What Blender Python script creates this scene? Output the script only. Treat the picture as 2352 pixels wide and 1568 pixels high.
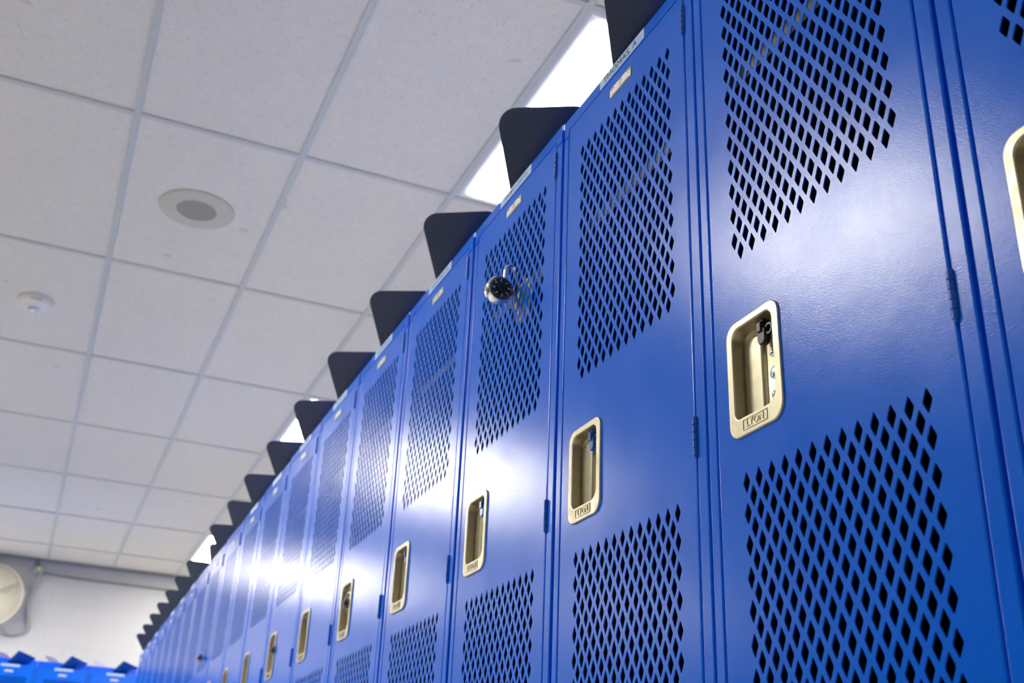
import bpy, bmesh, math, random
from math import sin, cos, pi, sqrt
from mathutils import Vector, Matrix
from mathutils.geometry import delaunay_2d_cdt

# ------------------------------------------------------------------ clear
for o in list(bpy.data.objects):
    bpy.data.objects.remove(o)
SC = bpy.context.scene
COL = SC.collection
random.seed(7)

W = 0.381                      # locker width (15 in): the calibration unit
CH = 0.876                     # camera height above the floor
TOP = 2.7645                   # locker top above the camera, in locker widths
H = 6.2026                     # ceiling above the camera, in locker widths
CEIL = CH + H * W
def Zc(v): return CH + v * W   # camera-relative height (in widths) -> metres

# ------------------------------------------------------------------ camera
F_PX, YAW, PITCH, ROLL = 2515.78, -0.389204, 0.432779, 0.045284
cam_d = bpy.data.cameras.new('camera')
cam = bpy.data.objects.new('camera', cam_d)
COL.objects.link(cam)
SC.camera = cam
fw = Vector((cos(YAW) * cos(PITCH), sin(YAW) * cos(PITCH), sin(PITCH)))
rt0 = Vector((sin(YAW), -cos(YAW), 0))
up0 = rt0.cross(fw)
rt = rt0 * cos(ROLL) + up0 * sin(ROLL)
up = up0 * cos(ROLL) - rt0 * sin(ROLL)
m = Matrix(((rt.x, up.x, -fw.x), (rt.y, up.y, -fw.y), (rt.z, up.z, -fw.z)))
cam.matrix_world = Matrix.Translation((-1.443811 * W, 1.60268 * W, CH)) @ m.to_4x4()
cam_d.sensor_width = 36.0
cam_d.lens = F_PX / 2352 * 36.0
cam_d.clip_start = 0.02
cam_d.dof.use_dof = True
cam_d.dof.focus_distance = 1.27
cam_d.dof.aperture_fstop = 8.5

# ------------------------------------------------------------------ view, world
SC.view_settings.view_transform = 'Standard'
SC.view_settings.look = 'None'
SC.view_settings.gamma = 1
SC.view_settings.use_curve_mapping = False
SC.view_settings.exposure = 0.0
LIGHT = 40.0                   # emission of the ceiling light diffusers
world = bpy.data.worlds.new('world')
SC.world = world
world.use_nodes = True
world.node_tree.nodes['Background'].inputs[0].default_value = (0.8, 0.85, 1, 1)
world.node_tree.nodes['Background'].inputs[1].default_value = 0.0

# ------------------------------------------------------------------ materials
def mat(name, col, rough=0.5, metal=0.0, spec=0.5, bump=None, coat=0.0):
    """bump = list of (scale, strength, distance, detail)"""
    M = bpy.data.materials.new(name)
    M.use_nodes = True
    nt = M.node_tree
    b = nt.nodes['Principled BSDF']
    b.inputs['Base Color'].default_value = (*col, 1)
    b.inputs['Roughness'].default_value = rough
    b.inputs['Metallic'].default_value = metal
    b.inputs['Specular IOR Level'].default_value = spec
    b.inputs['Coat Weight'].default_value = coat
    b.inputs['Coat Roughness'].default_value = 0.12
    if bump:
        tc = nt.nodes.new('ShaderNodeTexCoord')
        prev = None
        for sc, st, di, de in bump:
            n = nt.nodes.new('ShaderNodeTexNoise')
            n.inputs['Scale'].default_value = sc
            n.inputs['Detail'].default_value = de
            nt.links.new(tc.outputs['Object'], n.inputs['Vector'])
            bp = nt.nodes.new('ShaderNodeBump')
            bp.inputs['Strength'].default_value = st
            bp.inputs['Distance'].default_value = di
            nt.links.new(n.outputs['Fac'], bp.inputs['Height'])
            if prev: nt.links.new(prev.outputs[0], bp.inputs['Normal'])
            prev = bp
        nt.links.new(prev.outputs[0], b.inputs['Normal'])
    return M

def nodes(M): return M.node_tree, M.node_tree.nodes['Principled BSDF']

BLUE = mat('blue_enamel', (0.002, 0.085, 0.62), 0.2, 0, 0.27,
           bump=[(620, 0.42, 0.0003, 2), (45, 0.16, 0.0006, 2), (13, 0.25, 0.001, 1)])
def vary(M, a, b, scale, rough=None):
    nt, p = nodes(M)
    tc = nt.nodes.new('ShaderNodeTexCoord'); n = nt.nodes.new('ShaderNodeTexNoise')
    n.inputs['Scale'].default_value = scale; n.inputs['Detail'].default_value = 3
    nt.links.new(tc.outputs['Object'], n.inputs['Vector'])
    r = nt.nodes.new('ShaderNodeMapRange')
    r.inputs[1].default_value = 0.3; r.inputs[2].default_value = 0.7
    nt.links.new(n.outputs['Fac'], r.inputs[0])
    mx = nt.nodes.new('ShaderNodeMix'); mx.data_type = 'RGBA'
    mx.inputs[6].default_value = (*a, 1); mx.inputs[7].default_value = (*b, 1)
    nt.links.new(r.outputs[0], mx.inputs[0])
    nt.links.new(mx.outputs[2], p.inputs['Base Color'])
    if rough:
        r2 = nt.nodes.new('ShaderNodeMapRange')
        r2.inputs[1].default_value = 0.3; r2.inputs[2].default_value = 0.7
        r2.inputs[3].default_value = rough[0]; r2.inputs[4].default_value = rough[1]
        nt.links.new(n.outputs['Fac'], r2.inputs[0])
        nt.links.new(r2.outputs[0], p.inputs['Roughness'])
vary(BLUE, (0.0002, 0.142, 0.88), (0.0004, 0.156, 0.94), 9, (0.18, 0.23))
FINM = mat('shaded_blue_enamel', (0.012, 0.030, 0.085), 0.35, 0, 0.5, bump=[(300, 0.05, 0.001, 2)])  # blue fin paint with the shade of the undersides put into the colour
FINP = mat('lit_blue_enamel', (0.15, 0.17, 0.40), 0.35, 0, 0.5)  # blue fin paint with the light on the upper faces put into the colour
FINB = mat('blue_sheet_enamel', (0.004, 0.07, 0.42), 0.3, 0, 0.6)
HINGE = mat('blue_hinge_enamel', (0.001, 0.095, 0.55), 0.35, 0, 0.5)
INNER = mat('interior_shade_paint', (0.003, 0.02, 0.09), 0.6, 0, 0.2)  # locker blue with the shade of the inside put into the colour
NICKEL = mat('brushed_champagne_steel', (0.72, 0.67, 0.50), 0.4, 0.9, 0.5, bump=[(1200, 0.25, 0.0003, 2)])
vary(NICKEL, (0.66, 0.61, 0.46), (0.55, 0.49, 0.33), 60, (0.32, 0.46))
PLATE = mat('number_plate_metal', (0.62, 0.62, 0.54), 0.5, 0.35, 0.4)
CHROME = mat('polished_chrome', (0.86, 0.84, 0.78), 0.12, 1.0)
RIVET = mat('zinc_rivet', (0.72, 0.76, 0.82), 0.25, 1.0)
BLACK = mat('black_plastic', (0.012, 0.012, 0.013), 0.35)
DIALW = mat('dial_marking', (0.75, 0.72, 0.6), 0.5)
BLATCH = mat('blue_plastic', (0.01, 0.13, 0.5), 0.25)
TAPE = mat('pale_blue_tape', (0.36, 0.56, 1.0), 0.5, 0, 0.3)
vary(TAPE, (0.40, 0.60, 1.0), (0.52, 0.72, 1.0), 50)
INK = mat('marker_ink', (0.06, 0.04, 0.16), 0.6)
DARKTXT = mat('plate_printing', (0.16, 0.16, 0.12), 0.6)
SHELF = mat('grey_shelf_enamel', (0.32, 0.33, 0.36), 0.5, 0, 0.3)
YELLOW = mat('pale_yellow_cloth', (0.85, 0.70, 0.22), 0.7)
GRID = mat('grid_enamel', (0.60, 0.63, 0.60), 0.45, 0, 0.3)
FRAME = mat('light_frame_enamel', (0.72, 0.74, 0.76), 0.4, 0, 0.4)
SPKRING = mat('speaker_ring_enamel', (0.62, 0.61, 0.50), 0.6)
SPKGRILL = mat('speaker_grille', (0.36, 0.35, 0.30), 0.7, bump=[(500, 0.6, 0.002, 0)])
WHITEP = mat('white_plastic', (0.85, 0.86, 0.84), 0.2, 0, 0.5)
REDINK = mat('red_printing', (0.6, 0.03, 0.02), 0.5)
CLEAR = mat('clear_bulb_glass', (0.75, 0.78, 0.85), 0.08, 0.6)
CONDUIT = mat('galvanised_conduit', (0.24, 0.28, 0.26), 0.5, 0.3)
BOXM = mat('galvanised_box', (0.42, 0.48, 0.44), 0.4, 0.5)
BRASS = mat('cream_outlet', (0.72, 0.66, 0.36), 0.5)
CORD = mat('grey_cord', (0.29, 0.30, 0.33), 0.6)
FANW = mat('cream_fan_wire', (0.66, 0.63, 0.50), 0.45, 0, 0.4)
FANB = mat('cream_fan_blade', (0.52, 0.50, 0.40), 0.5, 0, 0.4)
FANG = mat('fan_motor_enamel', (0.50, 0.50, 0.44), 0.5)
FLOORM = mat('floor_tile', (0.62, 0.60, 0.56), 0.45, 0, 0.4, bump=[(30, 0.05, 0.002, 2)])
vary(FLOORM, (0.68, 0.64, 0.54), (0.76, 0.72, 0.62), 4)
PLINTH = mat('concrete_curb', (0.4, 0.4, 0.38), 0.8)

# painted block wall: bricks give the mortar bump
WALL = mat('painted_block_wall', (0.80, 0.80, 0.83), 0.55, 0, 0.3)
nt, p = nodes(WALL)
tc = nt.nodes.new('ShaderNodeTexCoord')
sx = nt.nodes.new('ShaderNodeSeparateXYZ'); cx_ = nt.nodes.new('ShaderNodeCombineXYZ')
ad = nt.nodes.new('ShaderNodeMath'); ad.operation = 'ADD'
nt.links.new(tc.outputs['Object'], sx.inputs[0])
nt.links.new(sx.outputs[0], ad.inputs[0]); nt.links.new(sx.outputs[1], ad.inputs[1])
nt.links.new(ad.outputs[0], cx_.inputs[0]); nt.links.new(sx.outputs[2], cx_.inputs[1])
br = nt.nodes.new('ShaderNodeTexBrick')
br.inputs['Scale'].default_value = 1.0
br.inputs['Brick Width'].default_value = 0.406
br.inputs['Row Height'].default_value = 0.203
br.inputs['Mortar Size'].default_value = 0.007
br.inputs['Mortar Smooth'].default_value = 0.6
br.inputs['Color1'].default_value = (0.48, 0.48, 0.495, 1)
br.inputs['Color2'].default_value = (0.475, 0.475, 0.49, 1)
br.inputs['Mortar'].default_value = (0.445, 0.445, 0.46, 1)
nt.links.new(cx_.outputs[0], br.inputs['Vector'])
nt.links.new(br.outputs['Color'], p.inputs['Base Color'])
bp = nt.nodes.new('ShaderNodeBump'); bp.invert = True
bp.inputs['Strength'].default_value = 0.25; bp.inputs['Distance'].default_value = 0.003
nt.links.new(br.outputs['Fac'], bp.inputs['Height']); nt.links.new(bp.outputs[0], p.inputs['Normal'])

LWALL = mat('painted_blue_grey_wall', (0.05, 0.11, 0.26), 0.6, 0, 0.3)
# ceiling tile: fine pin holes, faint mottling and a few brownish specks
TILE = mat('mineral_ceiling_tile', (0.72, 0.71, 0.70), 0.9, 0, 0.1)
nt, p = nodes(TILE)
tc = nt.nodes.new('ShaderNodeTexCoord')
def noise(sc, de, off=0.0):
    n = nt.nodes.new('ShaderNodeTexNoise'); n.inputs['Scale'].default_value = sc
    n.inputs['Detail'].default_value = de
    mp = nt.nodes.new('ShaderNodeMapping'); mp.inputs['Location'].default_value = (off, off, 0)
    nt.links.new(tc.outputs['Object'], mp.inputs[0]); nt.links.new(mp.outputs[0], n.inputs['Vector'])
    return n
def ramp(src, a, b, lo=0.0, hi=1.0):
    r = nt.nodes.new('ShaderNodeMapRange')
    r.inputs[1].default_value = a; r.inputs[2].default_value = b
    r.inputs[3].default_value = lo; r.inputs[4].default_value = hi
    nt.links.new(src, r.inputs[0]); return r.outputs[0]
def mix(fac, a, b):
    mx = nt.nodes.new('ShaderNodeMix'); mx.data_type = 'RGBA'
    nt.links.new(fac, mx.inputs[0])
    for s, v in ((6, a), (7, b)):
        if isinstance(v, tuple): mx.inputs[s].default_value = (*v, 1)
        else: nt.links.new(v, mx.inputs[s])
    return mx.outputs[2]
fine = ramp(noise(170, 2).outputs['Fac'], 0.60, 0.72, 0, 0.55)
big = ramp(noise(85, 1, 3).outputs['Fac'], 0.67, 0.73, 0, 0.5)
stain = ramp(noise(7.5, 2, 11).outputs['Fac'], 0.735, 0.76, 0, 0.6)
motl = ramp(noise(30, 3, 5).outputs['Fac'], 0.35, 0.65)
c = mix(motl, (0.79, 0.77, 0.70), (0.82, 0.80, 0.73))
c = mix(fine, c, (0.52, 0.51, 0.49)); c = mix(big, c, (0.45, 0.44, 0.41)); c = mix(stain, c, (0.60, 0.54, 0.40))
nt.links.new(c, p.inputs['Base Color'])

def emis(name, col, s):
    M = bpy.data.materials.new(name); M.use_nodes = True
    b = M.node_tree.nodes['Principled BSDF']
    b.inputs['Base Color'].default_value = (0.9, 0.9, 0.9, 1)
    b.inputs['Emission Color'].default_value = (*col, 1)
    b.inputs['Emission Strength'].default_value = s
    return M
DIFF = emis('lit_diffuser', (1.0, 0.96, 0.87), LIGHT)

# ------------------------------------------------------------------ mesh helpers
def add_box(bm, x0, x1, y0, y1, z0, z1, bev=0.0, seg=1):
    vs = [bm.verts.new((x, y, z)) for x in (x0, x1) for y in (y0, y1) for z in (z0, z1)]
    q = [(0, 1, 3, 2), (4, 6, 7, 5), (0, 4, 5, 1), (2, 3, 7, 6), (0, 2, 6, 4), (1, 5, 7, 3)]
    fs = [bm.faces.new([vs[i] for i in f]) for f in q]
    if bev:
        es = list({e for f in fs for e in f.edges})
        rs = bmesh.ops.bevel(bm, geom=es, offset=bev, segments=seg, affect='EDGES', profile=0.5)
        if seg > 1:
            for f_ in rs['faces']: f_.smooth = True
    return vs

def add_ring_loft(bm, rings, cap0=False, cap1=False):
    vr = [[bm.verts.new(p) for p in r] for r in rings]
    n = len(vr[0])
    for a, b in zip(vr, vr[1:]):
        for i in range(n):
            bm.faces.new((a[i], a[(i + 1) % n], b[(i + 1) % n], b[i]))
    if cap0: bm.faces.new(list(reversed(vr[0])))
    if cap1: bm.faces.new(vr[-1])
    return vr

def add_tube(bm, pts, r, n=10, closed=False, cap=True):
    pts = [Vector(p) for p in pts]
    rings = []
    N = len(pts)
    prev = None
    for i, p in enumerate(pts):
        if closed: t = pts[(i + 1) % N] - pts[i - 1]
        else: t = pts[min(i + 1, N - 1)] - pts[max(i - 1, 0)]
        t.normalize()
        if prev is None:
            a = t.cross(Vector((0, 0, 1)))
            if a.length < 0.1: a = t.cross(Vector((1, 0, 0)))
        else: a = prev - t * prev.dot(t)
        a.normalize(); prev = a; b = t.cross(a)
        rr = r[i] if isinstance(r, (list, tuple)) else r
        rings.append([p + a * (rr * cos(2 * pi * k / n)) + b * (rr * sin(2 * pi * k / n)) for k in range(n)])
    if closed: rings.append(rings[0])
    add_ring_loft(bm, rings, cap and not closed, cap and not closed)
    if closed: bmesh.ops.remove_doubles(bm, verts=bm.verts, dist=1e-6)

def lathe(bm, prof, n=32, c=(0, 0, 0), axis='Z', cap=True):
    """prof = [(radius, height)]"""
    rings = []
    for r, h in prof:
        ring = []
        for k in range(n):
            a = 2 * pi * k / n
            u, v = r * cos(a), r * sin(a)
            if axis == 'Z': q = (u, v, h)
            elif axis == 'X': q = (h, u, v)
            else: q = (v, h, u)
            ring.append((c[0] + q[0], c[1] + q[1], c[2] + q[2]))
        rings.append(ring)
    add_ring_loft(bm, rings, cap, cap)

def rrect(x0, x1, z0, z1, r, y, n=6):
    """rounded rectangle in the XZ plane at depth y; r = one radius or four (bl, br, tr, tl)"""
    if not isinstance(r, (tuple, list)): r = (r,) * 4
    pts = []
    for (cx, cz, a0, rr) in ((x0 + r[0], z0 + r[0], pi, r[0]), (x1 - r[1], z0 + r[1], 1.5 * pi, r[1]),
                             (x1 - r[2], z1 - r[2], 0, r[2]), (x0 + r[3], z1 - r[3], 0.5 * pi, r[3])):
        for k in range(n + 1):
            a = a0 + 0.5 * pi * k / n
            pts.append((cx + rr * cos(a), y, cz + rr * sin(a)))
    return pts

def obj(name, bm, m, parent=None, smooth=False, loc=None):
    bmesh.ops.recalc_face_normals(bm, faces=bm.faces)
    me = bpy.data.meshes.new(name)
    bm.to_mesh(me); bm.free()
    ms = m if isinstance(m, (list, tuple)) else [m]
    for k in ms: me.materials.append(k)
    if smooth:
        for p_ in me.polygons: p_.use_smooth = True
        try: me.set_sharp_from_angle(angle=math.radians(35))
        except Exception: pass
    o = bpy.data.objects.new(name, me); COL.objects.link(o)
    if parent: o.parent = parent
    if loc: o.location = loc
    return o

def nb(): return bmesh.new()

def empty(name, loc=(0, 0, 0), rz=0.0):
    o = bpy.data.objects.new(name, None); COL.objects.link(o)
    o.location = loc; o.rotation_euler = (0, 0, rz); o.empty_display_size = 0.05
    return o

def tag(o, label, cat, group=None):
    o['label'] = label; o['category'] = cat
    if group: o['group'] = group
    return o

def struct(name, bm, m, **k):
    o = obj(name, bm, m, **k); o['kind'] = 'structure'; return o

def text_mesh(name, s, size, m, parent, place, extrude=0.0002, spacing=1.0, shear=0.0):
    """flat lettering turned into a mesh; place = 4x4 matrix (text lies in its local XY)"""
    cu = bpy.data.curves.new(name, 'FONT')
    cu.body = s; cu.size = size; cu.extrude = extrude
    cu.align_x = 'CENTER'; cu.align_y = 'CENTER'; cu.space_character = spacing; cu.shear = shear
    t = bpy.data.objects.new('tmp_text', cu); COL.objects.link(t)
    dg = bpy.context.evaluated_depsgraph_get()
    me = bpy.data.meshes.new_from_object(t.evaluated_get(dg))
    me.name = name; me.transform(place)
    me.materials.clear(); me.materials.append(m)
    bpy.data.objects.remove(t)
    o = bpy.data.objects.new(name, me); COL.objects.link(o)
    if parent: o.parent = parent
    return o

UPRIGHT = Matrix.Rotation(pi / 2, 4, 'X')          # XY text -> XZ plane facing -Y

# ------------------------------------------------------------------ the room
X0, X1 = -11 * W, 28.94 * W
Y0, Y1 = -9.0 * W, 17.5 * W
T = 0.12
bm = nb(); add_box(bm, X0 - T, X1 + T, Y0 - T, Y1 + T, -T, 0); struct('floor', bm, FLOORM)
for nm, b in (('wall_far', (X1, X1 + T, Y0 - T, Y1 + T)), ('wall_near', (X0 - T, X0, Y0 - T, Y1 + T)),
              ('wall_left', (X0, X1, Y1, Y1 + T)), ('wall_right', (X0, X1, Y0 - T, Y0))):
    bm = nb(); add_box(bm, *b, 0, CEIL + 0.10); struct(nm, bm, LWALL if nm == 'wall_left' else WALL)

# suspended ceiling: 4 ft x 2 ft tiles in a tee grid
GX, GY, SX, SY = 4.7515 * W, 1.7181 * W, 3.2 * W, 1.6 * W
xi = [GX + i * SX for i in range(-8, 20)]
yj = [GY - j * SY for j in range(-14, 14)]
xs = sorted(x for x in xi if X0 < x < X1); ys = sorted(y for y in yj if Y0 < y < Y1)
lights = [(i, j) for i in (0, 3, 6) for j in (2, -3)] + [(6, -8), (-3, 2)]  # the last two are unseen panels added as fill light
ROW_POS = {-3: -2.3, 0: -2.3, 3: -1.95, 6: -1.8}   # unseen second row, hung lower and off the tile grid to place door highlights
bm = nb()
xa, ya = [X0] + xs + [X1], [Y0] + ys + [Y1]
TB = 0.006                      # tiles sit this far above the face of the tees
for a in range(len(xa) - 1):
    for b in range(len(ya) - 1):
        mx_, my_ = (xa[a] + xa[a + 1]) / 2, (ya[b] + ya[b + 1]) / 2
        i, j = math.floor((mx_ - GX) / SX), math.floor((GY - my_) / SY)
        if (i, j) in lights and j != -3: continue
        dz = random.uniform(0, 0.0015)
        add_box(bm, xa[a] + 0.002, xa[a + 1] - 0.002, ya[b] + 0.002, ya[b + 1] - 0.002, CEIL + TB + dz, CEIL + TB + 0.015)
struct('ceiling', bm, TILE)
bm = nb(); add_box(bm, X0 - T, X1 + T, Y0 - T, Y1 + T, CEIL + 0.12, CEIL + 0.16); struct('trim_4', bm, PLINTH)
bm = nb()
for x in xs: add_box(bm, x - 0.012, x + 0.012, Y0, Y1, CEIL, CEIL + 0.03, 0.0)
for y in ys: add_box(bm, X0, X1, y - 0.012, y + 0.012, CEIL - 0.0008, CEIL + 0.03)
struct('trim_1', bm, GRID)
bm = nb()                       # wall angle round the ceiling
add_box(bm, X1 - 0.024, X1, Y0, Y1, CEIL - 0.02, CEIL + 0.001)
add_box(bm, X0, X0 + 0.024, Y0, Y1, CEIL - 0.002, CEIL + 0.001)
add_box(bm, X0, X1, Y0, Y0 + 0.024, CEIL - 0.002, CEIL + 0.001)
add_box(bm, X0, X1, Y1 - 0.024, Y1, CEIL - 0.002, CEIL + 0.001)
WANG = mat('wall_angle_enamel', (0.30, 0.31, 0.33), 0.5)
struct('trim_2', bm, WANG)

# ------------------------------------------------------------------ ceiling lights
def make_light():
    root = empty('ceiling_light')  # also used for the unseen second row and the added fill panels
    hx, hy = SX / 2 - 0.014, SY / 2 - 0.014
    bm = nb()
    def ring(ax, ay, z): return [(-ax, -ay, z), (ax, -ay, z), (ax, ay, z), (-ax, ay, z)]
    add_ring_loft(bm, [ring(hx, hy, 0.08), ring(hx, hy, 0.004), ring(hx - 0.012, hy - 0.012, 0.000),
                       ring(hx - 0.034, hy - 0.034, 0.004), ring(hx - 0.034, hy - 0.034, 0.078)], False, False)
    obj('frame', bm, FRAME, root)
    bm = nb()
    ex, ey = hx - 0.035, hy - 0.035
    add_ring_loft(bm, [[(p_[0], p_[2], z) for p_ in rrect(-ex + o, ex - o, -ey + o, ey - o, 0.02, 0)]
                       for o, z in ((0, 0.012), (0, 0.003), (0.006, 0.0))], True, True)
    obj('diffuser', bm, DIFF, root)
    return root
LG = 'ceiling light panels'
def copy_tree(o, parent=None):
    c_ = o.copy(); COL.objects.link(c_); c_.parent = parent
    for ch in [x for x in list(COL.objects) if x.parent == o]: copy_tree(ch, c_)
    return c_
L0 = make_light()
lab = {(0, 2): 'large bright ceiling light panel above the nearest lockers, cut by two angled fins',
       (3, 2): 'bright ceiling light seen as a small white triangle halfway along the fins',
       (6, 2): 'farthest bright ceiling light, a tiny white patch behind the last fins'}
for n_, (i, j) in enumerate(lights):
    o = L0 if n_ == 0 else copy_tree(L0)
    o.location = (GX + (i + 0.5) * SX, GY - (j + 0.5) * SY, CEIL - 0.001)
    if j == -3: o.location = (GX + (i + (0.5 if i == 0 else 0.65)) * SX, GY - ROW_POS[i] * SY, CEIL - 0.0812)
    tag(o, lab.get((i, j), 'rectangular ceiling light panel outside the view, lighting the room'), 'ceiling light', LG)

# ------------------------------------------------------------------ ceiling fittings
o = empty('ceiling_speaker', (9.49 * W, 0.925 * W, CEIL + TB))
tag(o, 'round ceiling speaker with wide cream ring and grey grille', 'speaker')
bm = nb(); lathe(bm, [(0.080, 0.0), (0.082, -0.008), (0.146, -0.009), (0.154, -0.006), (0.155, 0.0)], 64, cap=False)
obj('ring', bm, SPKRING, o, True)
bm = nb(); lathe(bm, [(0.082, -0.004), (0.060, -0.005), (0.01, -0.006)], 64); obj('grille', bm, SPKGRILL, o, True)

o = empty('smoke_detector', (12.78 * W, 2.485 * W, CEIL + TB))
tag(o, 'white domed smoke detector with red print on the ceiling', 'smoke detector')
bm = nb(); lathe(bm, [(0.082, 0.0), (0.084, -0.012), (0.080, -0.024), (0.066, -0.038), (0.046, -0.046), (0.03, -0.048)], 48)
hs = obj('housing', bm, WHITEP, o, True)
bm = nb(); lathe(bm, [(0.027, -0.046), (0.028, -0.058), (0.024, -0.066), (0.012, -0.072), (0.004, -0.073)], 32)
obj('sensor', bm, CLEAR, o, True)
fa = math.atan2(1.6027 - 2.485, -1.44 - 12.78)
# red marking printed on the side that faces back along the lockers
pm_ = Matrix.Rotation(fa + pi / 2, 4, 'Z') @ Matrix.Translation((0.0, -0.0775, -0.0285)) @ Matrix.Rotation(math.radians(38), 4, 'X')
text_mesh('red_print', 'FIRE', 0.027, REDINK, o, pm_, 0.0015, 1.05)

# ------------------------------------------------------------------ locker parts
def R(v): return v * W
DL, DR, DT, DB = -0.4487, 0.4400, 2.7075, -1.93      # door edges (r, r, camera-relative heights)
LZ = Zc(TOP) - 1.829                                  # underside of the locker body
G = 0.0028                                            # half gaps
def z_(v): return Zc(v) - LZ                          # camera-relative -> locker local metres
HT = z_(TOP)

def diamond(cx, cz, hw, hh):
    """slightly rounded lozenge, counter-clockwise"""
    t = 0.14
    L, Rr, Tp, Bt = (-hw, 0), (hw, 0), (0, hh), (0, -hh)
    seq = [Rr, Tp, L, Bt]
    out = []
    for i in range(4):
        a, b, d = seq[i - 1], seq[i], seq[(i + 1) % 4]
        p1 = (b[0] + (a[0] - b[0]) * t, b[1] + (a[1] - b[1]) * t)
        p3 = (b[0] + (d[0] - b[0]) * t, b[1] + (d[1] - b[1]) * t)
        p2 = ((p1[0] + p3[0]) / 4 + b[0] / 2, (p1[1] + p3[1]) / 4 + b[1] / 2)
        out += [p1, p2, p3]
    return [(cx + x, cz + y) for x, y in out]

HW, HH, CP = R(0.0162), R(0.0312), R(0.0548)
holes = []
def panel(top, rp, rows):
    for n in range(rows):
        for k in range(13): holes.append(diamond(R(-0.3235 + k * 0.0548), z_(top - n * rp) - HH, HW, HH))
        for k in range(12): holes.append(diamond(R(-0.3235 + (k + .5) * 0.0548), z_(top - n * rp - rp / 2) - HH, HW, HH))
panel(2.5545, 0.0838, 12)
panel(0.9170, 0.0823, 16)

H_L, H_R, H_B, H_T = R(-0.379), R(-0.142), z_(1.0105), z_(1.3455)     # handle outline
O_L, O_R, O_B, O_T = R(-0.352), R(-0.170), z_(1.0625), z_(1.3235)     # its opening

def make_door(with_holes=True):
    bev = 0.0021
    x0, x1, z0, z1 = R(DL), R(DR), z_(DB), z_(DT)
    verts, faces = [], []
    def poly(ps):
        s = len(verts); verts.extend(Vector(p_) for p_ in ps); faces.append(list(range(s, s + len(ps))))
    poly([(x0 + bev, z0 + bev), (x1 - bev, z0 + bev), (x1 - bev, z1 - bev), (x0 + bev, z1 - bev)])
    hs_ = list(holes)
    hand = [(O_L - 0.002, O_B - 0.002), (O_R + 0.002, O_B - 0.002), (O_R + 0.002, O_T + 0.002), (O_L - 0.002, O_T + 0.002)]
    for h in hs_ + [hand]: poly(h)
    v, e, f, ov, oe, of = delaunay_2d_cdt(verts, [], faces, 1, 1e-7)
    keep = [t for t, src in zip(f, of) if list(src) == [0]]
    bm = nb()
    th = 0.0013
    va = [bm.verts.new((p_.x, 0, p_.y)) for p_ in v]
    for t in keep: bm.faces.new([va[i] for i in t])
    vb = [bm.verts.new((p_.x, th, p_.y)) for p_ in v]
    for t in keep: bm.faces.new([vb[i] for i in reversed(t)])
    # hole walls + outer rim
    cnt = {}
    for t in keep:
        for a, b in zip(t, list(t[1:]) + [t[0]]): cnt[(a, b)] = 1
    rim = [(a, b) for (a, b) in cnt if (b, a) not in cnt]
    bx0, bx1, bz0, bz1 = x0 + bev, x1 - bev, z0 + bev, z1 - bev
    def onb(i): p_ = v[i]; return (abs(p_.x - bx0) < 1e-5 or abs(p_.x - bx1) < 1e-5 or abs(p_.y - bz0) < 1e-5 or abs(p_.y - bz1) < 1e-5)
    for a, b in rim:
        if onb(a) and onb(b): continue
        bm.faces.new((va[b], va[a], vb[a], vb[b]))
    def rect(o, y): return [(x0 + o, y, z0 + o), (x1 - o, y, z0 + o), (x1 - o, y, z1 - o), (x0 + o, y, z1 - o)]
    arc_ = [rect(bev * (1 - sin(a)), bev * (1 - cos(a))) for a in [pi / 2 * i / 5 for i in range(6)]]
    n0 = len(bm.faces); add_ring_loft(bm, arc_); bm.faces.ensure_lookup_table()
    for f_ in bm.faces[n0:]: f_.smooth = True
    add_ring_loft(bm, [rect(0, bev), rect(0, 0.016), rect(0.012, 0.016)])
    return bm

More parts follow.
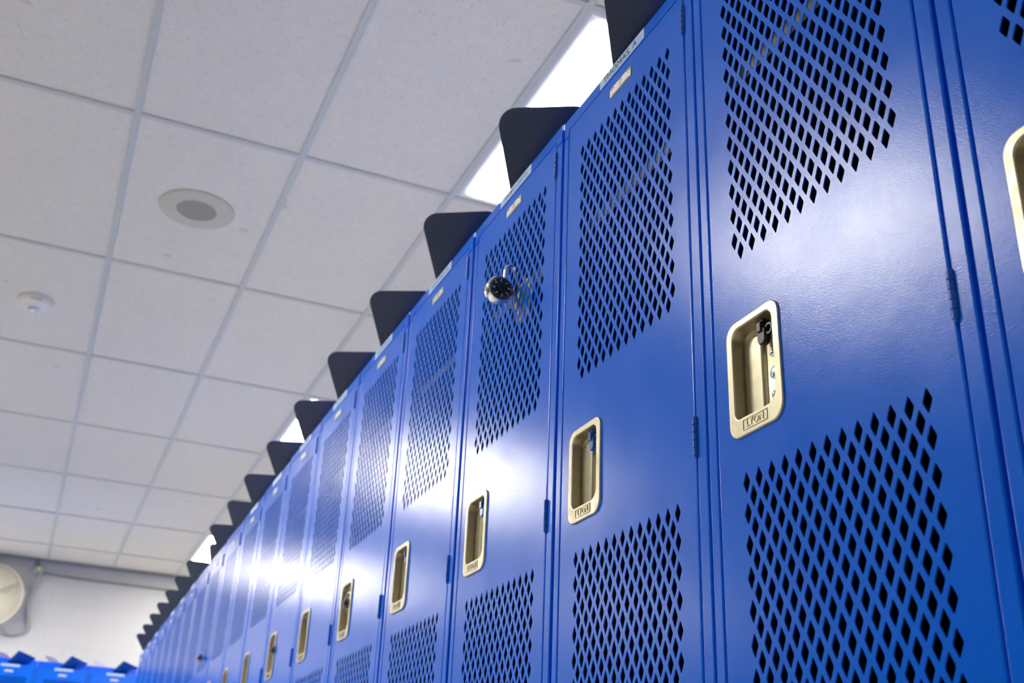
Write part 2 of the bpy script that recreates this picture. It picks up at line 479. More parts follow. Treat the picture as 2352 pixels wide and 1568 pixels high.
def make_handle():
    bm = nb()
    ro = (R(.040), R(.046), R(.036), R(.042)); ri = (R(.022), R(.038), R(.030), R(.034))
    t = 0.0024; D = 0.0155
    def off(rr, d): return tuple(max(x - d, 0.001) for x in rr)
    rings = [rrect(H_L, H_R, H_B, H_T, ro, 0.0),
             rrect(H_L, H_R, H_B, H_T, ro, -t + 0.0007),
             rrect(H_L + .0003, H_R - .0003, H_B + .0003, H_T - .0003, ro, -t + 0.0002),
             rrect(H_L + .0009, H_R - .0009, H_B + .0009, H_T - .0009, off(ro, .0009), -t),
             rrect(H_L + .0014, H_R - .0014, H_B + .0014, H_T - .0014, off(ro, .0014), -t),
             rrect(O_L - .0017, O_R + .0017, O_B - .0017, O_T + .0017, ri, -t),
             rrect(O_L - .0012, O_R + .0012, O_B - .0012, O_T + .0012, ri, -t),
             rrect(O_L - .0004, O_R + .0004, O_B - .0004, O_T + .0004, ri, -t + .0005),
             rrect(O_L, O_R, O_B, O_T, ri, -t + 0.0015),
             rrect(O_L, O_R, O_B, O_T, ri, -t + 0.0021),
             rrect(O_L, O_R, O_B, O_T, ri, D - 0.0026),
             rrect(O_L, O_R, O_B, O_T, ri, D - 0.002),
             rrect(O_L + .0008, O_R - .0008, O_B + .0008, O_T - .0008, off(ri, .0006), D - .0006),
             rrect(O_L + .0022, O_R - .0022, O_B + .0022, O_T - .0022, off(ri, .0016), D)]
    add_ring_loft(bm, rings, False, True)
    # raised rounded rib in the bottom of the cup
    rx0, rx1 = O_L + 0.0012, R(-0.2620)
    rr = 0.0125; zt = z_(1.303)
    add_ring_loft(bm, [rrect(rx0, rx1, O_B + .001, zt, (.002, .002, rr, rr), D),
                       rrect(rx0 + .0006, rx1 - .0010, O_B + .001, zt - .0010, (.002, .002, rr - .001, rr - .001), D - .0026),
                       rrect(rx0 + .0014, rx1 - .0024, O_B + .001, zt - .0022, (.002, .002, rr - .002, rr - .002), D - .0040),
                       rrect(rx0 + .0030, rx1 - .0042, O_B + .001, zt - .0042, (.002, .002, rr - .004, rr - .004), D - .0045),
                       rrect(rx0 + .0040, rx1 - .0052, O_B + .002, zt - .0052, (.002, .002, rr - .005, rr - .005), D - .0045)], False, True)
    o = obj('recessed_handle', bm, NICKEL, None, True)
    return o

def make_rivets():
    bm = nb()
    D = 0.0155
    for x, z, r in ((R(-.232), z_(1.227), 0.0040), (R(-.228), z_(1.169), 0.0068), (R(-.234), z_(1.108), 0.0040)):
        lathe(bm, [(r, D), (r, D - .0012), (r * .75, D - .0022), (r * .3, D - .0028)], 20, (x, 0, z), 'Y')
    # lathe on Y puts heights on y directly
    return obj('handle_rivet', bm, RIVET, None, True)

def make_latch(m):
    bm = nb()
    x = R(-0.241)
    zt = O_T - 0.0012
    # hook hanging from the top of the cup: arm, eye and rounded pull
    add_box(bm, x - 0.0075, x + 0.0060, 0.003, 0.0135, zt - 0.004, zt, 0.001)
    add_box(bm, x - 0.0045, x + 0.0030, 0.002, 0.012, zt - 0.014, zt - 0.003, 0.001)
    add_ring_loft(bm, [rrect(x - .0056, x + .0056, zt - .0265, zt - .0105, (.0052, .0052, .002, .002), 0.004),
                       rrect(x - .0066, x + .0066, zt - .0275, zt - .0095, (.0060, .0060, .002, .002), 0.0055),
                       rrect(x - .0066, x + .0066, zt - .0275, zt - .0095, (.0060, .0060, .002, .002), 0.0105),
                       rrect(x - .0056, x + .0056, zt - .0265, zt - .0105, (.0052, .0052, .002, .002), 0.0120)], True, True)
    ex = R(-.213); n = 20
    ro = [[(ex + r_ * cos(2 * pi * k / n), y, zt - 0.0130 + r_ * sin(2 * pi * k / n)) for k in range(n)]
          for r_, y in ((.0062, .011), (.0062, .006), (.0042, .006), (.0042, .011))]
    add_ring_loft(bm, ro + [ro[0]])
    add_box(bm, ex - .0005, ex + 0.0100, 0.0125, 0.0142, zt - 0.035, zt - 0.012, 0.0004)
    return obj('latch_hook', bm, m, None, True)

def make_lettering():
    zc_ = z_(1.0385); xc_ = R(-0.2625)
    o = text_mesh('embossed_lettering', 'LYON', 0.0108, NICKEL, None,
                  Matrix.Translation((xc_, -0.0026, zc_)) @ UPRIGHT @ Matrix.Diagonal((1.0, 1.0, 1, 1)), 0.0006, 1.05)
    bm = nb(); bm.from_mesh(o.data)
    hx, hz = R(.054), R(.0148)
    y0, y1 = -0.0031, -0.0022
    for a in ((-hx, hx, hz - .0006, hz), (-hx, hx, -hz, -hz + .0006), (-hx, -hx + .0006, -hz, hz), (hx - .0006, hx, -hz, hz)):
        add_box(bm, xc_ + a[0], xc_ + a[1], y0, y1, zc_ + a[2], zc_ + a[3])
    bm.to_mesh(o.data); bm.free()
    return o

def make_plate(number):
    x0, x1, z0, z1 = R(-0.0840), R(0.0800), z_(2.6135), z_(2.6555)
    c = 0.0022
    def ring(d, y):
        a, b, e, f = x0 + d, x1 - d, z0 + d, z1 - d
        return [(a + c, y, e), (b - c, y, e), (b, y, e + c), (b, y, f - c), (b - c, y, f), (a + c, y, f), (a, y, f - c), (a, y, e + c)]
    bm = nb(); add_ring_loft(bm, [ring(0, 0), ring(0, -.0012), ring(.0005, -.0016)], False, True)
    add_box(bm, x0 + .006, x1 - .006, -0.0024, -0.0014, z0 + 0.0006, z0 + 0.0026, 0.0004)   # rolled lower lip
    o = obj('number_plate', bm, PLATE, None)
    bm = nb()
    zc_ = (z0 + z1) / 2; xc_ = (x0 + x1) / 2
    for s in (-1, 1): lathe(bm, [(0.0014, -.0015), (0.0012, -.0022), (.0005, -.0025)], 12, (xc_ + s * 0.0245, 0, zc_ - .0005), 'Y')
    rv = obj('plate_rivet', bm, RIVET, None, True)
    bm = nb()
    for s in (-1, 1): add_box(bm, xc_ + s * .024 - .0055, xc_ + s * .024 + .0055, -0.0018, -0.0015, z1 - 0.0036, z1 - 0.0018)
    base = obj('plate_slot', bm, DARKTXT, None)
    out = [o, rv, base]
    if number:
        out.append(text_mesh('plate_number', number, 0.0085, DARKTXT, None, Matrix.Translation((xc_, -0.0017, zc_ - .0015)) @ UPRIGHT, 0.0001))
        out.append(text_mesh('plate_name', 'LYON', 0.0036, DARKTXT, None, Matrix.Translation((xc_, -0.0017, z1 - .0033)) @ UPRIGHT, 0.0001))
    return out

def make_hinge(zb, zt):
    bm = nb()
    n = 5; L = (zt - zb) / n
    x = R(DR) + 0.0014
    for k in range(n):
        a, b = zb + k * L + 0.0004, zb + (k + 1) * L - 0.0004
        lathe(bm, [(0.0030, a), (0.0034, a + .0004), (0.0034, b - .0004), (0.0030, b)], 14, (x, -0.0006, 0))
    lathe(bm, [(0.0022, zb - .002), (0.0022, zt + .001)], 12, (x, -0.0006, 0))
    return obj('hinge', bm, HINGE, None, True)

def make_tape():
    bm = nb()
    x0, x1, z0, z1 = R(-.172), R(.178), z_(2.7145), z_(2.7605)
    rng = random.Random(3)
    def edge(x): return [(x + rng.uniform(-.0006, .0006), z0 + (z1 - z0) * k / 4) for k in range(5)]
    a, b = edge(x0), edge(x1)
    loop = b + list(reversed(a))
    add_ring_loft(bm, [[(x, -0.0001, z) for x, z in loop], [(x, -0.0005, z) for x, z in loop]], True, True)
    return obj('name_tape', bm, TAPE, None)

def make_fin(Bv=(0.169, -0.182, 0.231), E2v=(0.240, 0.343, -0.015), Av=(-0.080, 0.006, 0.0), R1=.088, R2=.07):
    """leaning blade on the locker top, given in (r, back, up) locker widths"""
    B = Vector(Bv) * W
    E2 = Vector(E2v) * W
    A = Vector(Av) * W
    D = A + E2; D.z = -0.0
    e1 = (B - A); Lh = e1.length; u = e1.normalized()
    w_ = E2 - u * E2.dot(u); Wd = w_.length; w_.normalize()
    sh = E2.dot(u)
    n_ = u.cross(w_).normalized()
    r1, r2 = R1 * W, R2 * W
    pts = [(0, 0)]
    # front edge up to the rounded front corner
    def arc(c, r, a0, a1, k=10): return [(c[0] + r * cos(a0 + (a1 - a0) * i / k), c[1] + r * sin(a0 + (a1 - a0) * i / k)) for i in range(k + 1)]
    top = Lh
    pts += [(p_[0], p_[1]) for p_ in arc((r1, top - r1), r1, pi, pi / 2)]
    pts += arc((Wd - r2, top + sh - r2), r2, pi / 2, 0)
    pts += [(Wd, sh + 0.002)]
    bm = nb()
    f = [A + w_ * a + u * b for a, b in pts]
    fi = [A + w_ * (a * 0.996 + Wd * .002) + u * (b * 0.996) for a, b in pts]
    th = 0.0016
    add_ring_loft(bm, [[p_ for p_ in f], [p_ + n_ * th for p_ in f]], True, True)
    for v in bm.verts: v.co.z = max(v.co.z, 0.0)
    # foot flange lying on the locker top, just behind the front rail
    d = Vector((E2.x, E2.y, 0)).normalized(); s_ = Vector((d.y, -d.x, 0))
    a0 = Vector((A.x, A.y, 0)) + d * 0.006
    q = [a0, a0 + d * (Wd * .9), a0 + d * (Wd * .9) + s_ * 0.02, a0 + d * .01 + s_ * 0.02]
    add_ring_loft(bm, [q, [x + Vector((0, 0, 0.0016)) for x in q]], True, True)
    return obj('top_fin', bm, FINM, None, False, (0, 0, HT))

def attach(o, parent): o.parent = parent; return o

def make_locker():
    root = empty('locker')
    g = G / 2
    xl, xr = -W / 2 + g, W / 2 - g
    D = W                                            # 15 in deep
    bm = nb(); t = 0.0012
    ft = 0.018
    add_box(bm, xl, xl + t, ft, D, 0.0, HT - .001)
    add_box(bm, xr - t, xr, ft, D, 0.0, HT - .001)
    add_box(bm, xl, xr, D - t, D, 0.0, HT - .001)
    add_box(bm, xl, xr, 0.002, D, HT - 0.0025, HT - 0.0005)
    add_box(bm, xl, xr, 0.002, D, 0.0, 0.002)
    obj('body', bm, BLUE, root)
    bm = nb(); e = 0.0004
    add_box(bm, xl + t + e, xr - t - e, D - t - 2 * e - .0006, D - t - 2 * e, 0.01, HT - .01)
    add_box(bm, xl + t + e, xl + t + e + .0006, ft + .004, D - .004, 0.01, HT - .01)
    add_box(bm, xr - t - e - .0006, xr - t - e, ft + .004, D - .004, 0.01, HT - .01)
    obj('interior_shade_sheet', bm, INNER, root)  # added sheets that carry the darkness of the blue interior
    # frame: header with the two short drops, side posts, sill
    dt, tab = z_(DT) + 0.002, z_(2.678)
    il, ir = R(DL) - 0.0019, R(DR) + 0.0021
    bm = nb()
    prof = [(xl, tab), (il, tab), (il, dt), (ir, dt), (ir, tab), (xr, tab), (xr, HT), (xl, HT)]
    add_ring_loft(bm, [[(x, 0.0, z) for x, z in prof], [(x, 0.016, z) for x, z in prof]], True, True)
    es = [e_ for e_ in bm.edges if abs(e_.verts[0].co.y) < 1e-6 and abs(e_.verts[1].co.y) < 1e-6]
    bmesh.ops.bevel(bm, geom=es, offset=0.0014, segments=2, affect='EDGES')
    obj('header', bm, BLUE, root)
    bm = nb(); add_box(bm, xl, il, 0.0, 0.020, 0.0, tab - 0.0012, 0.0021, 4); obj('post', bm, BLUE, root)
    bm = nb(); add_box(bm, ir, xr, 0.0, 0.020, 0.0, tab - 0.0012, 0.0021, 4); obj('post', bm, BLUE, root)
    bm = nb(); add_box(bm, il + .001, ir - .001, 0.001, 0.016, 0.0, z_(DB) - .003, 0.001); obj('sill', bm, BLUE, root)
    bm = nb()
    add_box(bm, xl + .004, xr - .004, 0.020, D - .004, z_(2.200), z_(2.200) + .0012)
    nf_ = len(bm.faces)
    add_box(bm, xl + .012, xr - .012, 0.0185, 0.0197, z_(2.176), z_(2.176) + 0.0215)
    bm.faces.ensure_lookup_table()
    for f_ in bm.faces[nf_:]: f_.material_index = 1
    obj('shelf', bm, [INNER, SHELF], root)  # shelf panel coloured dark for its shaded underside, lip left grey
    door = obj('door', make_door(), BLUE, root)
    attach(HANDLE.copy(), door); attach(RIV.copy(), door)
    for zb, zt in ((1.025, 1.140), (2.528, 2.648), (-0.55, -0.43), (-1.75, -1.63)):
        attach(make_hinge(z_(zb), z_(zt)), door)
    attach(make_lettering(), door)
    for ch in list(bpy.data.objects):
        if ch.parent == door and ch.name not in COL.objects: COL.objects.link(ch)
    return root, door

HANDLE = make_handle(); RIV = make_rivets()
proto, pdoor = make_locker()
bpy.data.objects.remove(HANDLE); bpy.data.objects.remove(RIV)
LATCHK = make_latch(BLACK); LATCHB = make_latch(BLATCH)
TAPE_O = make_tape(); FIN_O = make_fin(); FIN_F = make_fin((0.100, -0.182, 0.226), (0.350, 0.343, -0.065), (-0.09, 0.006, 0.0), .025, .03); FIN_F.data.materials[0] = FINB
PL0 = make_plate(None)

def link_copy(src, parent, name=None):
    c_ = src.copy()
    COL.objects.link(c_); c_.parent = parent
    return c_

def kids(o): return [x for x in COL.objects if x.parent == o]

def scribble(parent, seed, x0, x1):
    """illegible felt-pen marks on a tape"""
    rng = random.Random(seed)
    bm = nb(); x = x0; zc_ = z_(2.7375)
    while x < x1:
        h = rng.uniform(.0045, .007)
        pts = [(x, -.0008, zc_ - h / 2), (x + rng.uniform(.001, .003), -.0008, zc_ + h / 2)]
        if rng.random() < .7: pts.append((x + rng.uniform(.003, .005), -.0008, zc_ - h / 2 + rng.uniform(0, .003)))
        add_tube(bm, pts, 0.00035, 5)
        x += rng.uniform(.006, .009)
    o = obj('ink_mark', bm, INK, parent); return o

DX = {-1: 0, 0: 0, 1: -.008, 2: 0, 3: .018, 4: .034, 5: .045, 6: .050, 7: .040, 8: .010, 9: -.05, 10: -.13, 11: -.24,
      12: -.36, 13: -.48, 14: -.60, 15: -.74, 16: -.90, 17: -1.07, 18: -1.25}
DZ = {-1: 0, 0: -.005, 1: -.003, 2: .010, 3: .018, 4: .024, 5: .024, 6: .02, 7: .005, 8: -.01, 9: -.02, 10: -.035, 11: -.05,
      12: -.06, 13: -.075, 14: -.09, 15: -.105, 16: -.125, 17: -.150, 18: -.170}
CX = {k: k + .505 + DX[k] for k in DX}
def wid(k):                     # the row closes up a little towards its far end
    a_, b_ = CX.get(k - 1, CX[k] - 1), CX.get(k + 1, CX[k] + CX[k] - CX.get(k - 1, 0))
    return min(1.0, CX[k] - a_, b_ - CX[k])
LABELS = {
 -1: 'blue locker cut off by the right edge of the photo, showing part of its handle',
 0: 'largest foreground blue locker, black latch hook in its recessed handle',
 1: 'blue locker with light blue tape reading THOMAS, A above its number plate',
 2: 'blue locker with a round combination padlock hanging from its perforated door',
 3: 'blue locker just left of the one with the hanging round padlock',
 4: 'blue locker with a padlock in its recessed handle, the nearer of two such',
 5: 'blue locker between the two lockers that have padlocks in their handles',
 6: 'blue locker with a padlock in its recessed handle, the farther of two such',
 7: 'blue locker just beyond the farther one with a padlock in its handle'}
ORD = {8: 'tenth', 9: 'eleventh', 10: 'twelfth', 11: 'thirteenth', 12: 'fourteenth', 13: 'fifteenth', 14: 'sixteenth',
       15: 'seventeenth', 16: 'eighteenth', 17: 'nineteenth', 18: 'twentieth and last'}
NOTAPE = {-1, 0, 9, 10, 15}
# small individual leans of the fins: (turn about the up axis, tilt) in degrees
FINROT = {11: (-18, 0, 0), 3: (2, 0, 0), 9: (-4, 0, 0), 12: (-4, 0, 0)}
near = {}
for k in range(-1, 19):
    root = proto if k == -1 else proto.copy()
    if k != -1: COL.objects.link(root)
    root.location = (CX[k] * W, 0.0, LZ + DZ[k] * W)
    root.scale = (wid(k), 1, 1)
    root.rotation_euler = (0, 0, pi)
    if k != -1:
        for ch in kids(proto):
            c_ = ch.copy(); COL.objects.link(c_); c_.parent = root
            for gch in kids(ch):
                d_ = gch.copy(); COL.objects.link(d_); d_.parent = c_
    near[k] = root
    lb = LABELS.get(k) or ('narrow-looking blue locker in the receding row, %s locker counting from the right' % ORD.get(k))
    tag(root, lb, 'locker', 'blue lockers in the long receding row')
for k, root in near.items():
    door = [c_ for c_ in kids(root) if c_.name.startswith('door')][0]
    l_ = link_copy(LATCHK if k in (0, 4, 6, 8) else LATCHB, door)
    l_['label'] = 'black latch hook' if k in (0, 4, 6, 8) else 'blue latch hook'
    if k >= 1:
        num = {1: '11', 2: '12', 3: '13'}.get(k)
        if num:
            ps = make_plate(num)
            for p_ in ps: p_.parent = door
        else:
            for p_ in PL0: link_copy(p_, door)
    else:
        for p_ in PL0: link_copy(p_, door)
    if k not in NOTAPE:
        tp = link_copy(TAPE_O, root)
        tp['label'] = 'light blue tape with handwriting' if k <= 6 else 'light blue tape'
        if k == 1:
            text_mesh('handwriting', 'THOMAS, A', 0.0150, INK, tp,
                      Matrix.Translation((R(-.012), -0.0008, z_(2.7370))) @ UPRIGHT @ Matrix.Diagonal((1.3, 0.92, 1, 1)), 0.0001, 1.0, 0.12)
        elif k <= 6: scribble(tp, k, R(-.12), R(.13))
    fn = link_copy(FIN_O, root)
    if k in FINROT: fn.rotation_euler = tuple(math.radians(a) for a in FINROT[k])
    if k == 11: fn.location.y += 0.025; fn['label'] = 'fin bent more upright than the others'

# ------------------------------------------------------------------ the far island of lockers, facing the camera
FX, FP = 21.9 * W, 0.951                      # front plane, pitch factor
YC = 0.9876 * W
FLAB = ['blue locker in the far row, leftmost one in view at the bottom left corner',
        'blue locker in the far row, middle one of three under dark blue fins',
        'blue locker in the far row, next to the end of the long receding row',
        'blue locker in the far row, hidden behind the end of the long receding row']
far = []
for n in (0, 1, 2, 3, -1, -2, -3, -4, -5, -6):
    r_ = empty('locker')
    r_.rotation_euler = (0, 0, -pi / 2)
    r_.scale = (FP, 1, 1)
    r_.location = (FX, YC + (1 - n) * W * FP, LZ + (Zc(2.7679) - Zc(TOP)))
    for ch in kids(proto):
        if ch.name.startswith('top_fin') or ch.name.startswith('name_tape'): continue
        c_ = ch.copy(); COL.objects.link(c_); c_.parent = r_
        for gch in kids(ch):
            d_ = gch.copy(); COL.objects.link(d_); d_.parent = c_
    link_copy(FIN_F, r_); link_copy(TAPE_O, r_)
    tag(r_, FLAB[n] if n >= 0 else 'blue locker of the far row standing left of the picture edge', 'locker', 'blue lockers in the far row facing the camera')
    far.append(r_)
RLAB = ['locker behind the far row, only its pale fin showing at the left edge',
        'locker behind the far row, its pale fin left of the middle blue fin',
        'locker behind the far row, its pale fin nearest the long receding row']
for n in (0, 1, 2):
    r_ = empty('locker')
    r_.rotation_euler = (0, 0, pi / 2)
    r_.scale = (FP, 1, 1)
    r_.location = (FX + 2 * W + 0.006, YC + (1 - n) * W * FP, LZ + 0.086)
    for ch in kids(proto):
        if ch.name.startswith(('top_fin', 'name_tape')): continue
        c_ = ch.copy(); COL.objects.link(c_); c_.parent = r_
        for gch in kids(ch):
            d_ = gch.copy(); COL.objects.link(d_); d_.parent = c_
    f_ = link_copy(FIN_O, r_); f_.material_slots[0].link = 'OBJECT'; f_.material_slots[0].material = FINP; f_['label'] = 'blue fin coloured pale as lit from above'
    tag(r_, RLAB[n], 'locker', 'blue lockers behind the far row facing away')
for o in [LATCHK, LATCHB, TAPE_O, FIN_O, FIN_F] + PL0: bpy.data.objects.remove(o)

# concrete curbs under both rows (the long one falls slightly towards the far end)
bm = nb()
ks = sorted(near)
def curb(loft): add_ring_loft(bm, loft, True, True)
rings = []
for k in ks:
    for xx in (CX[k] - .5 * wid(k), CX[k] + .498 * wid(k)):
        zt = LZ + DZ[k] * W - 0.0005
        rings.append([(xx * W, 0.0 - .012, 0.0), (xx * W, -W, 0.0), (xx * W, -W, zt), (xx * W, -.012, zt)])
rings.sort(key=lambda r_: r_[0][0])
curb(rings); struct('trim_3', bm, PLINTH)
bm = nb(); yy0, yy1 = YC - 2.6 * W * FP, YC + 1.6 * W * FP
add_box(bm, FX + .012, FX + W - .001, YC - 2.6 * W * FP, YC + 8.6 * W * FP, 0, LZ + 0.0008); struct('trim_5', bm, PLINTH)
bm = nb(); add_box(bm, FX + W + .008, FX + 2 * W - .008, yy0, yy1, 0, LZ + 0.0855); struct('trim_6', bm, PLINTH)

# ------------------------------------------------------------------ padlocks
def make_padlock(opened):
    """dial looks along local +X, shackle rises along +Z; opened: the arch swings out towards -Y"""
    root = empty('combination_padlock')
    bm = nb(); r = 0.0235; h = 0.010
    lathe(bm, [(r - .004, -h), (r - .001, -h + .001), (r, -h + .003), (r, h - .002), (r - .001, h - .0005), (r - .003, h), (r - .0035, h - .0012), (.002, h - .0012)], 48, axis='X')
    obj('lock_body', bm, CHROME, root, True)
    bm = nb(); lathe(bm, [(r - .0042, h - .0014), (r - .0046, h + .0010), (r - .0065, h + .0016), (.002, h + .0016)], 48, axis='X')
    obj('dial', bm, BLACK, root, True)
    bm = nb(); lathe(bm, [(.0085, h + .0014), (.0080, h + .0065), (.0068, h + .0075), (.001, h + .0075)], 24, axis='X')
    obj('dial_knob', bm, BLACK, root, True)
    bm = nb()
    def mark(a, q):
        c_, s_ = cos(a), sin(a)
        lo = [(h + .0015, x * c_ - y * s_, x * s_ + y * c_) for x, y in q]
        hi = [(h + .0020, y_, z__) for _, y_, z__ in lo]
        add_ring_loft(bm, [lo, hi], False, True)
    for k in range(40):
        big_ = k % 5 == 0
        r0, w2 = (.0155, .00045) if big_ else (.0170, .0002)
        mark(2 * pi * k / 40, [(r0, -w2), (.0182, -w2), (.0182, w2), (r0, w2)])
    for k in range(8):
        mark(2 * pi * k / 8 + .1, [(.0112, -.0010), (.0145, -.0010), (.0145, .0010), (.0112, .0010)])
    obj('dial_marks', bm, DIALW, root)
    bm = nb(); s = 0.0105
    if opened:
        zt = 0.040
        pts = [(0, -s, r * .8), (0, -s, zt)] + [(0, -2 * s + s * cos(a), zt + s * sin(a)) for a in [pi * k / 12 for k in range(13)]] + [(0, -3 * s, zt - .012)]
    else:
        zt = 0.029
        pts = [(0, -s, r * .8), (0, -s, zt)] + [(0, -s * cos(a), zt + s * sin(a)) for a in [pi * k / 12 for k in range(13)]] + [(0, s, r * .8)]
    add_tube(bm, pts, 0.0036, 14)
    obj('shackle', bm, CHROME, root, True)
    return root
PADLOCKS = 'combination padlocks on the lockers'
def hole_world(k, col, n, b_row, top=2.5545, rp=0.0838):
    """world position of the centre of a door perforation of locker k"""
    r_ = -0.3235 + (col + (.5 if b_row else 0)) * 0.0548
    zz = top - n * rp - (rp / 2 if b_row else 0) - 0.0312
    return Vector(((CX[k] - r_ * wid(k)) * W, 0.0, Zc(zz) + DZ[k] * W))
def nearest_hole(k, X, Z):
    best = None
    for n in range(12):
        for b_ in (0, 1):
            for c_ in range(13 - b_):
                p_ = hole_world(k, c_, n, b_); d_ = (p_.x - X * W) ** 2 + (p_.z - Zc(Z)) ** 2
                if best is None or d_ < best[0]: best = (d_, p_)
    return best[1]
hp = nearest_hole(2, 2.47, 2.336)
pk = make_padlock(True)
pk.rotation_euler = (0, 0, pi)                 # dial towards -X, hooked side into the mesh
# rotating by pi turns local -Y into world +Y, so mirror the arch back towards the door
for ch in kids(pk):
    if ch.name.startswith('shackle'): ch.rotation_euler = (0, 0, pi)
pk.location = (hp.x, 0.0262, hp.z - 0.0545 + .0005)
tag(pk, 'round combination padlock with black dial hanging by its open shackle from a perforated door', 'padlock', PADLOCKS)
def recess_lock(k, px, Z, label, yaw=110):
    o = make_padlock(False)
    o.rotation_euler = (math.radians(8), 0, math.radians(yaw))
    o.scale = (.62, .62, .62)
    o.location = (px * W, -0.002, Zc(Z)); tag(o, label, 'padlock', PADLOCKS); return o
recess_lock(4, 4.765, 1.235, 'padlock hanging in a steel recessed handle, nearer of the two hung that way')
recess_lock(6, 6.72, 1.23, 'padlock hanging in a steel recessed handle, farther of the two hung that way')
hp2 = nearest_hole(10, 10.37, 1.70)
o = make_padlock(True); o.rotation_euler = (0, 0, pi)
for ch in kids(o):
    if ch.name.startswith('shackle'): ch.rotation_euler = (0, 0, pi)
o.scale = (.5, .5, .5); o.location = (hp2.x, 0.0135, hp2.z - 0.027)
tag(o, 'tiny dark padlock hanging low on a distant perforated door of the long row', 'padlock', PADLOCKS)

# pale yellow disc hung just behind the perforated door under the padlock
bm = nb()
lathe(bm, [(0.033, -.0022), (0.035, -.0010), (0.035, .0010), (0.033, .0022)], 40, axis='Y')
for v in bm.verts: v.co.z *= 1.12
add_tube(bm, [(-0.004, 0, 0.045), (-0.004, 0, .060), (-0.001, 0, .066)], .0008, 6)
yo = obj('yellow_tag', bm, YELLOW, None, True)
yo.rotation_euler = (0, math.radians(-12), 0)
yo.location = (2.43 * W, -0.012, Zc(2.135))
tag(yo, 'pale yellow oval tag seen through the perforations right below the hanging padlock', 'tag')

# ------------------------------------------------------------------ far wall: conduit, box, cord, fan
def wp(y, z, d=0.0): return (X1 - d, y * W, Zc(z))
cb = empty('junction_box', wp(1.885, 5.895)); tag(cb, 'round metal junction box on the far wall with cream outlet', 'junction box')
bm = nb(); lathe(bm, [(0.050, 0.0), (0.052, -0.004), (0.052, -0.045), (0.048, -0.050), (0.002, -0.050)], 8, axis='X')
obj('box', bm, BOXM, cb)
bm = nb(); add_box(bm, -0.062, -0.050, -0.020, 0.020, -0.014, 0.034, 0.003); obj('outlet', bm, BRASS, cb)
bm = nb(); add_box(bm, -0.075, -0.050, -0.017, 0.017, -0.030, -0.006, 0.004); obj('plug', bm, CORD, cb)
bm = nb(); add_tube(bm, [wp(1.90, 6.03, .02), wp(1.925, 6.20, .02)], 0.012, 12)
tag(obj('conduit', bm, CONDUIT, None, True), 'short vertical conduit from the ceiling down to the junction box', 'conduit')
bm = nb(); add_tube(bm, [wp(1.76, 5.86, .02), wp(0.9, 5.835, .02), wp(-1.3, 5.82, .02), wp(-8.9, 5.80, .02)], 0.011, 12)
tag(obj('conduit', bm, CONDUIT, None, True), 'long horizontal grey conduit running right along the far wall', 'conduit')
pts = [(1.885, 5.79, .065), (1.885, 5.70, .05), (1.90, 5.50, .03), (1.945, 5.32, .02), (1.965, 5.12, .015), (1.93, 4.85, .015), (1.86, 4.62, .015),
       (1.86, 4.47, .02), (1.93, 4.37, .02), (2.06, 4.30, .02), (2.24, 4.28, .02), (2.37, 4.34, .03), (2.46, 4.46, .05), (2.50, 4.62, .08)]
P_ = [Vector(wp(*q)) for q in pts]
sm = []
for i in range(len(P_) - 1):
    p0, p1, p2, p3 = P_[max(i - 1, 0)], P_[i], P_[i + 1], P_[min(i + 2, len(P_) - 1)]
    for t in (0, .25, .5, .75):
        sm.append(0.5 * ((2 * p1) + (p2 - p0) * t + (2 * p0 - 5 * p1 + 4 * p2 - p3) * t * t + (3 * p1 - p0 - 3 * p2 + p3) * t ** 3))
sm.append(P_[-1])
bm = nb(); add_tube(bm, sm, 0.0135, 10)
tag(obj('power_cord', bm, CORD, None, True), 'grey power cord looping from the junction box down to the fan', 'power cord')

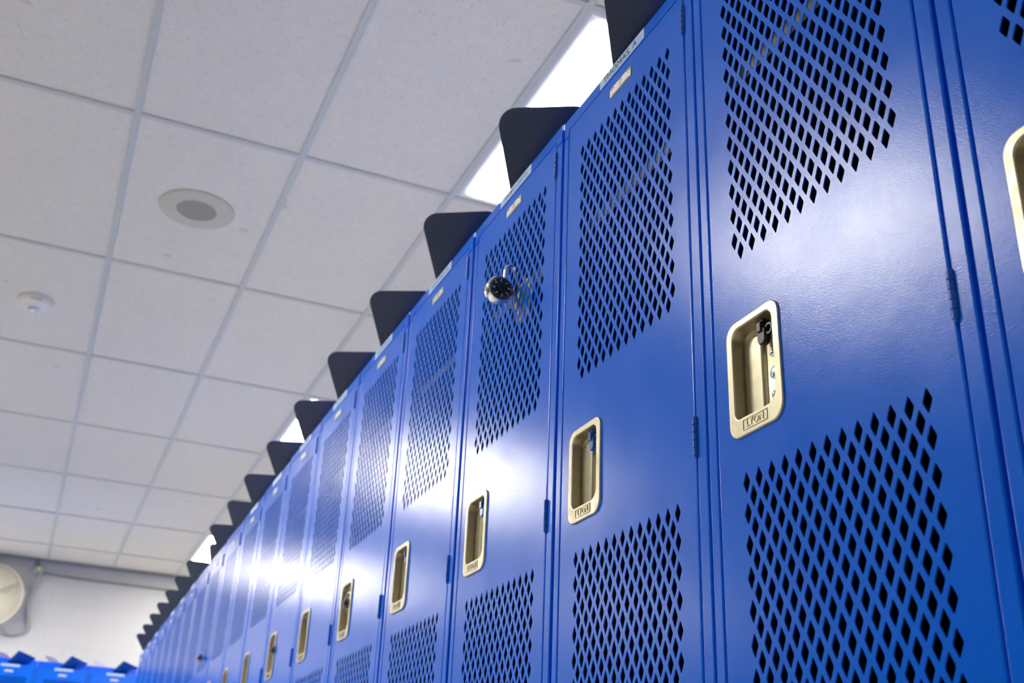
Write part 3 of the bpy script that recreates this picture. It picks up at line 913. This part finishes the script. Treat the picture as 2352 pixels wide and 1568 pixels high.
FR = 0.755 * W
fan = empty('wall_fan', wp(2.86, 5.14)); tag(fan, 'cream caged round wall fan cut off by the left edge', 'fan')
fd = -0.20                                     # front of the cage off the wall
bm = nb()
for k in range(2): add_tube(bm, [(fd + .05 + .03 * k, FR * cos(a), FR * sin(a)) for a in [2 * pi * i / 64 for i in range(64)]], 0.006, 8, True)
obj('cage_rim', bm, FANW, fan, True)
bm = nb()
def dome(t, side):      # t = radius fraction
    return (fd + .05 - side * 0.055 * (1 - t * t)) if side > 0 else (fd + .08 + 0.07 * (1 - t ** 3))
for k in range(1, 26):
    t = k / 26; n_ = 48
    add_tube(bm, [(dome(t, 1), FR * t * cos(a), FR * t * sin(a)) for a in [2 * pi * i / n_ for i in range(n_)]], 0.0020, 5, True)
for k in range(10):
    a = 2 * pi * k / 10
    add_tube(bm, [(dome(t, 1) + .002, FR * t * cos(a), FR * t * sin(a)) for t in (.12, .3, .5, .7, .85, 1)], 0.0025, 5)
obj('front_cage', bm, FANW, fan, True)
bm = nb()
for k in range(1, 22):
    t = k / 22; n_ = 48
    if t < .25: continue
    add_tube(bm, [(dome(t, -1), FR * t * cos(a), FR * t * sin(a)) for a in [2 * pi * i / n_ for i in range(n_)]], 0.0020, 5, True)
for k in range(8):
    a = 2 * pi * k / 8
    add_tube(bm, [(dome(t, -1), FR * t * cos(a), FR * t * sin(a)) for t in (.25, .5, .7, .85, 1)], 0.0025, 5)
obj('rear_cage', bm, FANW, fan, True)
for k in range(4):
    bm = nb(); a0 = 2 * pi * k / 4 + .35
    rows_ = []
    for i in range(9):
        t = .18 + .72 * i / 8; wA = .62 - .12 * t
        rows_.append([(fd + .065 + .028 * (j / 4 - .5), FR * t * cos(a0 + wA * (j / 4 - .5) * 1.7 + .2 * t), FR * t * sin(a0 + wA * (j / 4 - .5) * 1.7 + .2 * t)) for j in range(5)])
    for sgn in (0, .0012):
        vv = [[bm.verts.new((x + sgn, y, z)) for x, y, z in r_] for r_ in rows_]
        for i in range(8):
            for j in range(4): bm.faces.new((vv[i][j], vv[i + 1][j], vv[i + 1][j + 1], vv[i][j + 1]))
    obj('fan_blade', bm, FANB, fan, True)
bm = nb(); lathe(bm, [(.03, fd - .006), (.045, fd), (.045, fd + .05)], 24, axis='X'); obj('hub', bm, FANW, fan, True)
bm = nb(); lathe(bm, [(.05, fd + .085), (.065, fd + .09), (.065, fd + .15), (.04, fd + .165)], 24, axis='X'); obj('motor', bm, FANG, fan, True)
bm = nb(); add_box(bm, -.055, -0.001, -.03, .03, -.06, .06, .004); add_box(bm, -.05, -.02, -.012, .012, -.012, .012); obj('wall_bracket', bm, FANG, fan)
